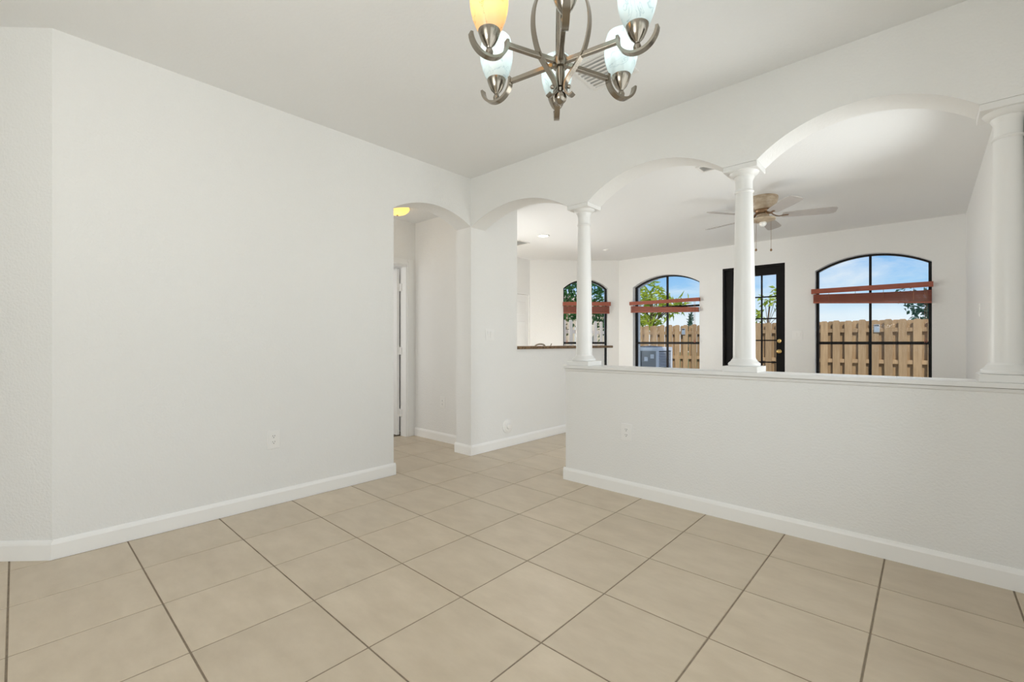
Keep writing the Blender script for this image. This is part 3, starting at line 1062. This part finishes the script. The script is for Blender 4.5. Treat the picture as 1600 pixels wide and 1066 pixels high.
t = thing('hall_light', 'glowing amber glass dome light on the hall ceiling', 'ceiling light', (-4.16, 2.745, H3))
bm = nb()
lathe(bm, [(0.12, 0), (0.12, -0.012), (0.105, -0.020)], 32)
obj('canopy', bm, NICKEL, t, smooth=True)
bm = nb()
lathe(bm, [(0.125, -0.016), (0.128, -0.030), (0.118, -0.050), (0.092, -0.072), (0.055, -0.086), (0.02, -0.091), (0.001, -0.0915)], 36)
obj('glass_dome', bm, HALL_GLOW, t, smooth=True)
bm = nb()
lathe(bm, [(0.010, -0.090), (0.010, -0.100), (0.003, -0.108)], 12)
obj('finial', bm, NICKEL, t, smooth=True)
light('hall_lamp', 'POINT', (-4.16, 2.745, H3 - 0.22), 0.45, (1.0, 0.93, 0.82), 0.10)

# ------------------------------------------------------------------ ceiling fan
FX, FY = -1.224, 5.117
camyaw = R(42.398)
t = thing('ceiling_fan', 'antique ivory flush ceiling fan with five pale blades and a bare bulb', 'ceiling fan', (FX, FY, H2), camyaw)
bm = nb()
lathe(bm, [(0.135, 0), (0.138, -0.012), (0.134, -0.035), (0.126, -0.060), (0.116, -0.085), (0.106, -0.105), (0.100, -0.118), (0.090, -0.126)], 40)
obj('motor_housing', bm, IVORY, t, smooth=True)
bm = nb()
lathe(bm, [(0.075, -0.124), (0.078, -0.132), (0.070, -0.142), (0.064, -0.160), (0.050, -0.166)], 36)
obj('flywheel', bm, IVORYD, t, smooth=True)
bm = nb()
lathe(bm, [(0.045, -0.165), (0.055, -0.172), (0.058, -0.190), (0.050, -0.208)], 32)
obj('switch_housing', bm, IVORY, t, smooth=True)
bm = nb()
lathe(bm, [(0.050, -0.206), (0.110, -0.212), (0.116, -0.220), (0.112, -0.230), (0.085, -0.240), (0.040, -0.246), (0.034, -0.250)], 36)
lp = obj('light_plate', bm, IVORY, t, smooth=True)
bm = nb()
lathe(bm, [(0.030, -0.249), (0.034, -0.258), (0.033, -0.272), (0.024, -0.286), (0.010, -0.293), (0.001, -0.294)], 24)
obj('bulb', bm, BULBW, lp, smooth=True)
for k in range(5):
    a = R(-22 + 72 * k)
    M = Matrix.Rotation(a, 4, 'Z')
    bm = nb()
    # curved bracket
    sweep(bm, catmull([(0.062, 0, -0.150), (0.10, 0, -0.185), (0.14, 0, -0.200), (0.185, 0, -0.197), (0.225, 0, -0.196)], 5), rect(0.022, 0.006))
    bmesh.ops.transform(bm, matrix=M, verts=bm.verts)
    br = obj('blade_bracket', bm, IVORYD, t)
    bm = nb()
    tw = R(-12)
    prof = [(0.17, -0.040), (0.19, -0.052), (0.30, -0.060), (0.45, -0.068), (0.58, -0.070), (0.615, -0.060), (0.630, -0.038)]
    pp = prof + [(u, -v) for u, v in prof[::-1]]
    prism(bm, pp, lambda u, v, w: (u, v * math.cos(tw) - w * math.sin(tw), -0.193 + v * math.sin(tw) + w * math.cos(tw)), 0.0, 0.006)
    bmesh.ops.transform(bm, matrix=M, verts=bm.verts)
    obj('blade', bm, BLADE, t, bevel=0.002)
for dx, dy, zend in ((0.072, -0.02, -0.530), (-0.080, -0.02, -0.530)):
    bm = nb()
    sweep(bm, [(dx, dy, -0.225), (dx, dy, zend)], circ(0.0016, 6))
    ch = obj('pull_chain', bm, IVORYD, t)
    bm = nb()
    lathe(bm, [(0.003, zend + 0.01), (0.010, zend), (0.010, zend - 0.012), (0.003, zend - 0.018)], 12, (dx, dy))
    obj('chain_pull', bm, IVORYD, ch, smooth=True)

# ------------------------------------------------------------------ chandelier
# hub 1.615 m in front of the camera, 0.172 m to its right
ca, sa = math.cos(camyaw), math.sin(camyaw)
CHX, CHY = 0.172 * ca - 1.615 * sa, 0.172 * sa + 1.615 * ca
ZA = 2.124
t = thing('chandelier', 'brushed nickel six-light chandelier with alabaster glass shades', 'chandelier', (CHX, CHY, ZA), camyaw)
bm = nb()
lathe(bm, [(0.012, -0.085), (0.016, -0.050), (0.016, 0.02), (0.012, 0.08), (0.012, 0.30), (0.020, 0.33), (0.020, 0.36), (0.010, 0.37), (0.008, 0.60)], 20)
obj('center_column', bm, NICKEL, t, smooth=True)
bm = nb()
lathe(bm, [(0.010, -0.022), (0.026, -0.018), (0.030, 0.0), (0.026, 0.018), (0.010, 0.022)], 28)
obj('hub', bm, NICKEL, t, smooth=True)
bm = nb()
lathe(bm, [(0.006, -0.085), (0.012, -0.092), (0.009, -0.102), (0.019, -0.112), (0.023, -0.124), (0.020, -0.136), (0.010, -0.146), (0.001, -0.149)], 24)
obj('finial', bm, NICKEL, t, smooth=True)
bm = nb()
lathe(bm, [(0.065, 0.641), (0.065, 0.630), (0.055, 0.612), (0.020, 0.598), (0.010, 0.590)], 28)
obj('canopy', bm, NICKEL, t, smooth=True)
for k in range(6):
    a = R(-33 + 60 * k)
    M = Matrix.Rotation(a, 4, 'Z')
    bm = nb()
    sweep(bm, [(0.025, 0, 0), (0.212, 0, 0)], rect(0.016, 0.016), up=(0, 0, 1))
    bmesh.ops.transform(bm, matrix=M, verts=bm.verts)
    arm = obj('arm', bm, NICKEL, t, bevel=0.0015)
    # crescent cradle below the cup
    bm = nb()
    cx, cz, rr = 0.277, 0.006, 0.065
    arc = [(cx - rr * math.cos(q), 0, cz - rr * math.sin(q)) for q in [R(-8 + 184 * j / 22) for j in range(23)]]
    sweep(bm, arc, rect(0.022, 0.010), up=(0, 1, 0)) if False else None
    wd_, th_ = 0.022, 0.009
    ri = []
    for q in [R(-8 + 184 * j / 22) for j in range(23)]:
        ri.append([bm.verts.new((cx - r_ * math.cos(q), s_ * wd_ / 2, cz - r_ * math.sin(q))) for r_, s_ in ((rr - th_ / 2, -1), (rr + th_ / 2, -1), (rr + th_ / 2, 1), (rr - th_ / 2, 1))])
    for p, q in zip(ri, ri[1:]):
        for m_ in range(4):
            n_ = (m_ + 1) % 4
            bm.faces.new([p[m_], p[n_], q[n_], q[m_]])
    bm.faces.new(ri[0])
    bm.faces.new(ri[-1][::-1])
    bmesh.ops.recalc_face_normals(bm, faces=bm.faces)
    bmesh.ops.transform(bm, matrix=M, verts=bm.verts)
    obj('cradle', bm, NICKEL, arm, smooth=True)
    # stem and fluted cup
    bm = nb()
    lathe(bm, [(0.010, -0.060), (0.012, -0.050), (0.013, -0.042), (0.010, -0.033), (0.008, -0.030), (0.010, -0.026), (0.021, -0.014), (0.030, 0.004), (0.036, 0.022), (0.0365, 0.026), (0.033, 0.026)], 28, (cx, 0))
    bmesh.ops.transform(bm, matrix=M, verts=bm.verts)
    obj('cup', bm, NICKEL, arm, smooth=True)
    # tulip shade, open at the top
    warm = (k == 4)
    bm = nb()
    prof = [(0.026, 0.012), (0.034, 0.022), (0.044, 0.040), (0.054, 0.066), (0.061, 0.094), (0.0635, 0.120), (0.062, 0.146), (0.057, 0.172), (0.053, 0.186)]
    inn = [(r_ - 0.003, z_ + 0.002) for r_, z_ in prof[::-1]]
    lathe(bm, prof + inn, 32, (cx, 0), cap=False)
    bmesh.ops.transform(bm, matrix=M, verts=bm.verts)
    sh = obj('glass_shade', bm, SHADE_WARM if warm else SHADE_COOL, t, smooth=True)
    sh['label'] = 'glass shade with warm bulb light in its tint' if warm else 'glass shade with cool bulb light in its tint'
    bm = nb()
    lathe(bm, [(0.010, 0.026), (0.012, 0.045), (0.018, 0.060), (0.022, 0.078), (0.018, 0.096), (0.008, 0.105), (0.001, 0.106)], 18, (cx, 0))
    bmesh.ops.transform(bm, matrix=M, verts=bm.verts)
    obj('bulb', bm, BULBW, sh, smooth=True)
    p = Matrix.Translation((CHX, CHY, ZA)) @ Matrix.Rotation(camyaw, 4, 'Z') @ M @ Vector((cx, 0, 0.125))
    light('chandelier_bulb', 'POINT', p, 0.50 if warm else 0.30, (1.0, 0.66, 0.30) if warm else (0.93, 0.98, 1.0), 0.02)
# three bowed straps, one over every other arm
for a in (207, 327, 87):
    M = Matrix.Rotation(R(a), 4, 'Z')
    path = [(0.052, -0.122), (0.040, -0.128), (0.026, -0.118), (0.020, -0.098), (0.026, -0.070), (0.055, -0.035), (0.086, 0.004), (0.104, 0.052), (0.112, 0.105), (0.106, 0.165), (0.082, 0.230), (0.050, 0.290), (0.022, 0.335)]
    bm = nb()
    cpts = catmull([(r_, 0, z_) for r_, z_ in path], 5)
    ri = []
    for i_, p in enumerate(cpts):
        tt = (cpts[min(i_ + 1, len(cpts) - 1)] - cpts[max(i_ - 1, 0)]).normalized()
        nn = Vector((tt.z, 0, -tt.x))
        ri.append([bm.verts.new(p + nn * (s1 * 0.003) + Vector((0, s2 * 0.0115, 0))) for s1, s2 in ((-1, -1), (1, -1), (1, 1), (-1, 1))])
    for p, q in zip(ri, ri[1:]):
        for m_ in range(4):
            n_ = (m_ + 1) % 4
            bm.faces.new([p[m_], p[n_], q[n_], q[m_]])
    bm.faces.new(ri[0])
    bm.faces.new(ri[-1][::-1])
    bmesh.ops.recalc_face_normals(bm, faces=bm.faces)
    bmesh.ops.transform(bm, matrix=M, verts=bm.verts)
    st = obj('bowed_strap', bm, NICKEL, t, smooth=True)
    bm = nb()
    bmesh.ops.create_uvsphere(bm, u_segments=12, v_segments=8, radius=0.0075)
    bmesh.ops.transform(bm, matrix=M @ Matrix.Translation((0.034, 0, -0.095)), verts=bm.verts)
    obj('bolt_knob', bm, NICKEL, st, smooth=True)

# ------------------------------------------------------------------ outdoors
ZG = -0.12
bm = nb()
box(bm, -40, 40, 7.64, 60, ZG - 0.2, ZG)
box(bm, -40, -5.7, -10, 7.64, ZG - 0.2, ZG)
struct(obj('ground', bm, GRASS), 'lawn of the back yard', 'ground')
bm = nb()
box(bm, -6.3, 6.0, 7.64, 12.6, ZG, ZG + 0.05)
struct(obj('patio', bm, CONC), 'unseen pale slab added to bounce light in at the far windows', 'patio')  # unseen slab added as a reflector to brighten the back ceiling
bm = nb()
box(bm, -40, 40, -30, -3.05, ZG - 0.2, ZG)
struct(obj('ground_front', bm, GRASS), 'lawn in front of the house', 'ground')

def board_mesh(h, w, d):
    bm = nb()
    c = 0.028
    prism(bm, [(-w / 2, 0), (w / 2, 0), (w / 2, h - c), (w / 2 - c, h), (-w / 2 + c, h), (-w / 2, h - c)], lambda u, v, w_: (u, w_, v), -d / 2, d / 2)
    return bm
def fence(x0, x1, loc, rz, top, pitch, bw, m, label, posts=2.4):
    t = thing('wooden_fence', label, 'fence', loc, rz)
    h = top - ZG
    m0 = None
    k = 0
    x = x0
    while x <= x1:
        for side in (0, 1):
            if m0 is None:
                o = m0 = obj('fence_board', board_mesh(h - 0.03, bw, 0.018), m, t)
            else:
                o = m0.copy()
                COL.objects.link(o)
            o.location = (x + (pitch / 2 if side else 0) + random.uniform(-0.006, 0.006), 0.048 if side else -0.048, 0.03 + random.uniform(-0.012, 0.010) - (0.015 if side else 0))
            o.rotation_euler = (0, R(random.uniform(-0.25, 0.25)), 0)
        x += pitch
    for z in (0.27, 0.82, 1.54):
        bm = nb()
        box(bm, x0 - bw, x1 + bw, -0.038, 0.038, z - 0.045, z + 0.045)
        obj('rail', bm, m, t)
    n = int((x1 - x0) / posts) + 1
    for k in range(n + 1):
        bm = nb()
        xx = x0 + 0.06 + k * (x1 - x0 - 0.12) / n
        box(bm, xx - 0.045, xx + 0.045, 0.058, 0.148, 0.0, h - 0.08)
        obj('post', bm, m, t)
    return t
fence(-6.65, 7.0, (0, 13.30, ZG), 0, 1.655, 0.241, 0.143, WOODF, 'tall brown board-on-board fence across the back of the yard')
fence(0, 5.7, (-6.85, 7.3, ZG), R(90), 1.72, 0.30, 0.135, WOODW, 'pale sunlit board fence along the side of the yard by the bay window')

# fence lamps
def fence_lamp(x, z, label):
    t = thing('fence_lamp', label, 'lamp', (x, 13.30 - 0.058, z), group='small solar lamps on the fence')
    bm = nb()
    box(bm, -0.052, 0.052, -0.035, 0, -0.09, 0.09)
    obj('housing', bm, GREYP, t, bevel=0.006)
    bm = nb()
    box(bm, -0.034, 0.034, -0.040, -0.034, -0.065, 0.035)
    obj('lens', bm, LENS, t)
    bm = nb()
    box(bm, -0.040, 0.040, -0.038, -0.034, 0.045, 0.080)
    obj('solar_cell', bm, SLOT, t)
    return t
fence_lamp(-0.83, 1.455, 'small grey solar lamp on the fence seen through the wide window')
fence_lamp(-5.26, 1.455, 'small grey solar lamp on the fence above the condenser')

# air conditioner condenser on its pad
t = thing('condenser', 'air conditioner condenser on a pad, shaded front coloured grey and sunlit side white', 'air conditioner', (-4.56, 9.54, ZG + 0.05), 0)
bm = nb()
box(bm, -0.48, 0.48, -0.48, 0.48, 0, 0.08)
obj('pad', bm, CONC, t)
bm = nb()
box(bm, -0.36, 0.36, -0.36, 0.36, 0.08, 0.12)
obj('base_pan', bm, ACG, t)
bm = nb()
box(bm, -0.345, 0.345, -0.345, 0.345, 0.12, 1.02)
obj('coil', bm, ACD, t)
bm = nb()
box(bm, -0.37, 0.37, -0.37, 0.37, 1.02, 1.10)
obj('top_cover', bm, ACW, t, bevel=0.01)
bm = nb()
lathe(bm, [(0.28, 1.10), (0.28, 1.115), (0.05, 1.13)], 28)
obj('fan_grille', bm, ACD, t)
for sx, sy in ((-1, -1), (1, -1), (1, 1), (-1, 1)):
    bm = nb()
    box(bm, sx * 0.37 - (0.045 if sx > 0 else 0), sx * 0.37 + (0.045 if sx < 0 else 0), sy * 0.37 - (0.045 if sy > 0 else 0), sy * 0.37 + (0.045 if sy < 0 else 0), 0.12, 1.02)
    obj('corner_post', bm, ACW, t)
bm = nb()
box(bm, 0.0, 0.325, -0.372, -0.345, 0.12, 1.02)
obj('service_panel', bm, ACG, t)  # front face in grey: its shade is put into the colour
for xa, za in ((0.20, 0.86), (0.06, 0.80), (0.22, 0.46)):
    bm = nb()
    box(bm, xa, xa + 0.08, -0.374, -0.3715, za, za + 0.09)
    obj('data_sticker', bm, ACW, t)
m0 = None
for k in range(26):
    bm = None
    if m0 is None:
        bm = nb()
        box(bm, 0.346, 0.362, -0.325, 0.325, 0, 0.014)
        m0 = o = obj('louvre', bm, ACW, t)  # louvre side in white: sunlight is put into the colour
    else:
        o = m0.copy()
        COL.objects.link(o)
    o.location = (0, 0, 0.14 + k * 0.0335)
for k in range(8):
    bm = nb()
    box(bm, -0.325 + k * 0.04, -0.305 + k * 0.04, -0.362, -0.346, 0.12, 1.02)
    obj('guard_bar', bm, ACG, t)

# ------------------------------------------------------------------ trees
def leaf_cloud(bm, c, rad, n, size, droop=0.3, ell=(1, 1, 1), elong=2.2):
    for _ in range(n):
        d = Vector((random.gauss(0, 1), random.gauss(0, 1), random.gauss(0, 1))).normalized()
        p = Vector(c) + Vector((d.x * ell[0], d.y * ell[1], d.z * ell[2])) * rad * (random.random() ** 0.45)
        ax = Vector((random.gauss(0, 1), random.gauss(0, 1), random.gauss(0, 0.7) - droop)).normalized()
        sd = ax.cross(Vector((random.gauss(0, 1), random.gauss(0, 1), random.gauss(0, 1)))).normalized()
        L = size * random.uniform(0.7, 1.3)
        w = L / elong / 2
        up = ax.cross(sd) * 0.12 * L
        v = [bm.verts.new(q) for q in (p, p + ax * L * 0.45 + sd * w + up, p + ax * L, p + ax * L * 0.45 - sd * w + up)]
        bm.faces.new(v)
def tree(name, label, loc, trunk, clumps, lm, size, n, elong=2.2, group=None, tr_=0.07):
    t = thing(name, label, 'tree', loc, group=group)
    bm = nb()
    sweep(bm, catmull(trunk, 4), circ(tr_, 8))
    tr = obj('trunk', bm, BARK, t, smooth=True)
    top = Vector(trunk[-1])
    mid = Vector(trunk[len(trunk) // 2])
    for c, r_ in clumps:
        bm = nb()
        c = Vector(c)
        sweep(bm, catmull([mid, (mid + c) / 2 + Vector((0, 0, 0.1)), c], 4), circ(tr_ * 0.35, 6))
        obj('branch', bm, BARK, tr)
    bm = nb()
    tot = sum(r_ ** 2 for _, r_ in clumps)
    for c, r_ in clumps:
        leaf_cloud(bm, c, r_, int(n * r_ ** 2 / tot), size, elong=elong)
    f = obj('foliage', bm, lm, t)
    f['kind'] = 'stuff'
    return t
# broad dark tree beyond the side fence (bay window)
tree('shade_tree', 'dense dark green shade tree beyond the pale side fence', (-9.6, 14.3, ZG), [(0, 0, 0), (0.1, 0, 1.2), (0, 0.1, 2.2), (0.1, 0, 3.0)],
     [((-0.7, 0.1, 3.0), 0.8), ((0.1, 0.2, 3.5), 0.85), ((0.8, 0.1, 2.9), 0.75), ((0.1, -0.3, 2.4), 0.7), ((-0.8, -0.2, 2.2), 0.7), ((0.8, 0.3, 2.0), 0.7)], LEAFD, 0.20, 1500)
# yellow-green broad-leaved tree behind the fence corner (window before the condenser)
tree('mango_tree', 'yellow-green long-leaved tree behind the fence above the condenser', (-8.0, 16.9, ZG), [(0, 0, 0), (0, 0, 1.2), (0.05, 0, 2.0), (0, 0, 2.8)],
     [((0.0, 0, 3.2), 0.62), ((0.55, 0, 2.75), 0.50), ((-0.5, 0.1, 2.7), 0.55), ((0.0, 0, 2.1), 0.50), ((0.95, 0, 2.62), 0.26), ((-0.4, 0, 2.0), 0.42), ((1.32, 0.0, 2.72), 0.20)], LEAFY, 0.32, 560, elong=3.6)
# slim cypress
t = thing('cypress_tree', 'slim dark cypress tip leaning above the fence', 'tree', (-6.95, 17.8, ZG))
bm = nb()
sweep(bm, [(0, 0, 0), (0.02, 0, 1.2), (0.12, 0, 2.3)], circ(0.03, 8))
obj('trunk', bm, BARK, t)
bm = nb()
for k in range(520):
    z = random.uniform(0.9, 2.38)
    r_ = 0.17 * max(0.05, (2.42 - z) / 1.5) + 0.02
    a = random.uniform(0, 2 * PI)
    c = Vector((0.05 + 0.10 * max(0, z - 1.2) + r_ * math.cos(a) * random.random(), r_ * math.sin(a), z))
    leaf_cloud(bm, c, 0.03, 1, 0.13, droop=-0.8, elong=4)
f = obj('foliage', bm, LEAFB, t)
f['kind'] = 'stuff'
# sparse young tree seen through the black door
tree('young_tree', 'sparse young tree with yellow-green leaves behind the fence opposite the black door', (-3.35, 14.6, ZG), [(0, 0, 0), (0.02, 0, 1.0), (-0.02, 0, 1.7), (0.03, 0, 2.3)],
     [((0.30, 0, 2.35), 0.24), ((-0.30, 0, 2.05), 0.22), ((0.22, 0.1, 2.65), 0.20), ((-0.10, 0, 2.45), 0.18), ((0.38, 0, 1.95), 0.18), ((-0.52, 0, 1.88), 0.16)], LEAFY, 0.17, 170, elong=2.4, tr_=0.022)
# blue-green tree at the right of the wide window
tree('oak_tree', 'blue-green leafy tree behind the fence at the end by the right wall', (0.27, 15.6, ZG), [(0, 0, 0), (0, 0, 1.2), (-0.05, 0, 1.9), (0, 0, 2.5)],
     [((-0.35, 0, 2.25), 0.42), ((0.2, 0, 2.3), 0.55), ((-0.62, 0, 2.48), 0.24), ((0.5, 0.2, 1.9), 0.5), ((-0.15, 0, 1.9), 0.4)], LEAFB, 0.16, 700, elong=2.0)

# ------------------------------------------------------------------ neighbour's house beyond the side fence
t = thing('neighbor_house', 'neighbouring stucco house with terracotta roof and pale eaves behind the shade tree', 'house', (-17.6, 21.8, ZG), R(40))
bm = nb()
prism(bm, [(-4.5, 0), (4.5, 0), (4.5, 2.7), (0, 4.1), (-4.5, 2.7)], lambda u, v, w: (u, w, v), -3.2, 3.2)
obj('wall', bm, STUC, t)
for s in (-1, 1):
    bm = nb()
    prism(bm, [(0, 4.16), (s * 5.1, 2.56), (s * 5.1, 2.70), (0, 4.32)], lambda u, v, w: (u, w, v), -3.6, 3.6)
    obj('roof_slope', bm, ROOFT, t)
    bm = nb()
    prism(bm, [(0, 4.05), (s * 5.15, 2.44), (s * 5.15, 2.64), (0, 4.26)], lambda u, v, w: (u, w, v), -3.68, -3.60)
    obj('fascia', bm, FASC, t)
for x in (-2.6, 0.6, 2.4):
    bm = nb()
    box(bm, x - 0.55, x + 0.55, -3.24, -3.2, 0.9, 2.1)
    w_ = obj('window', bm, PLATE, t)
    bm = nb()
    box(bm, x - 0.48, x + 0.48, -3.25, -3.24, 0.97, 2.03)
    obj('pane', bm, LENS, w_)
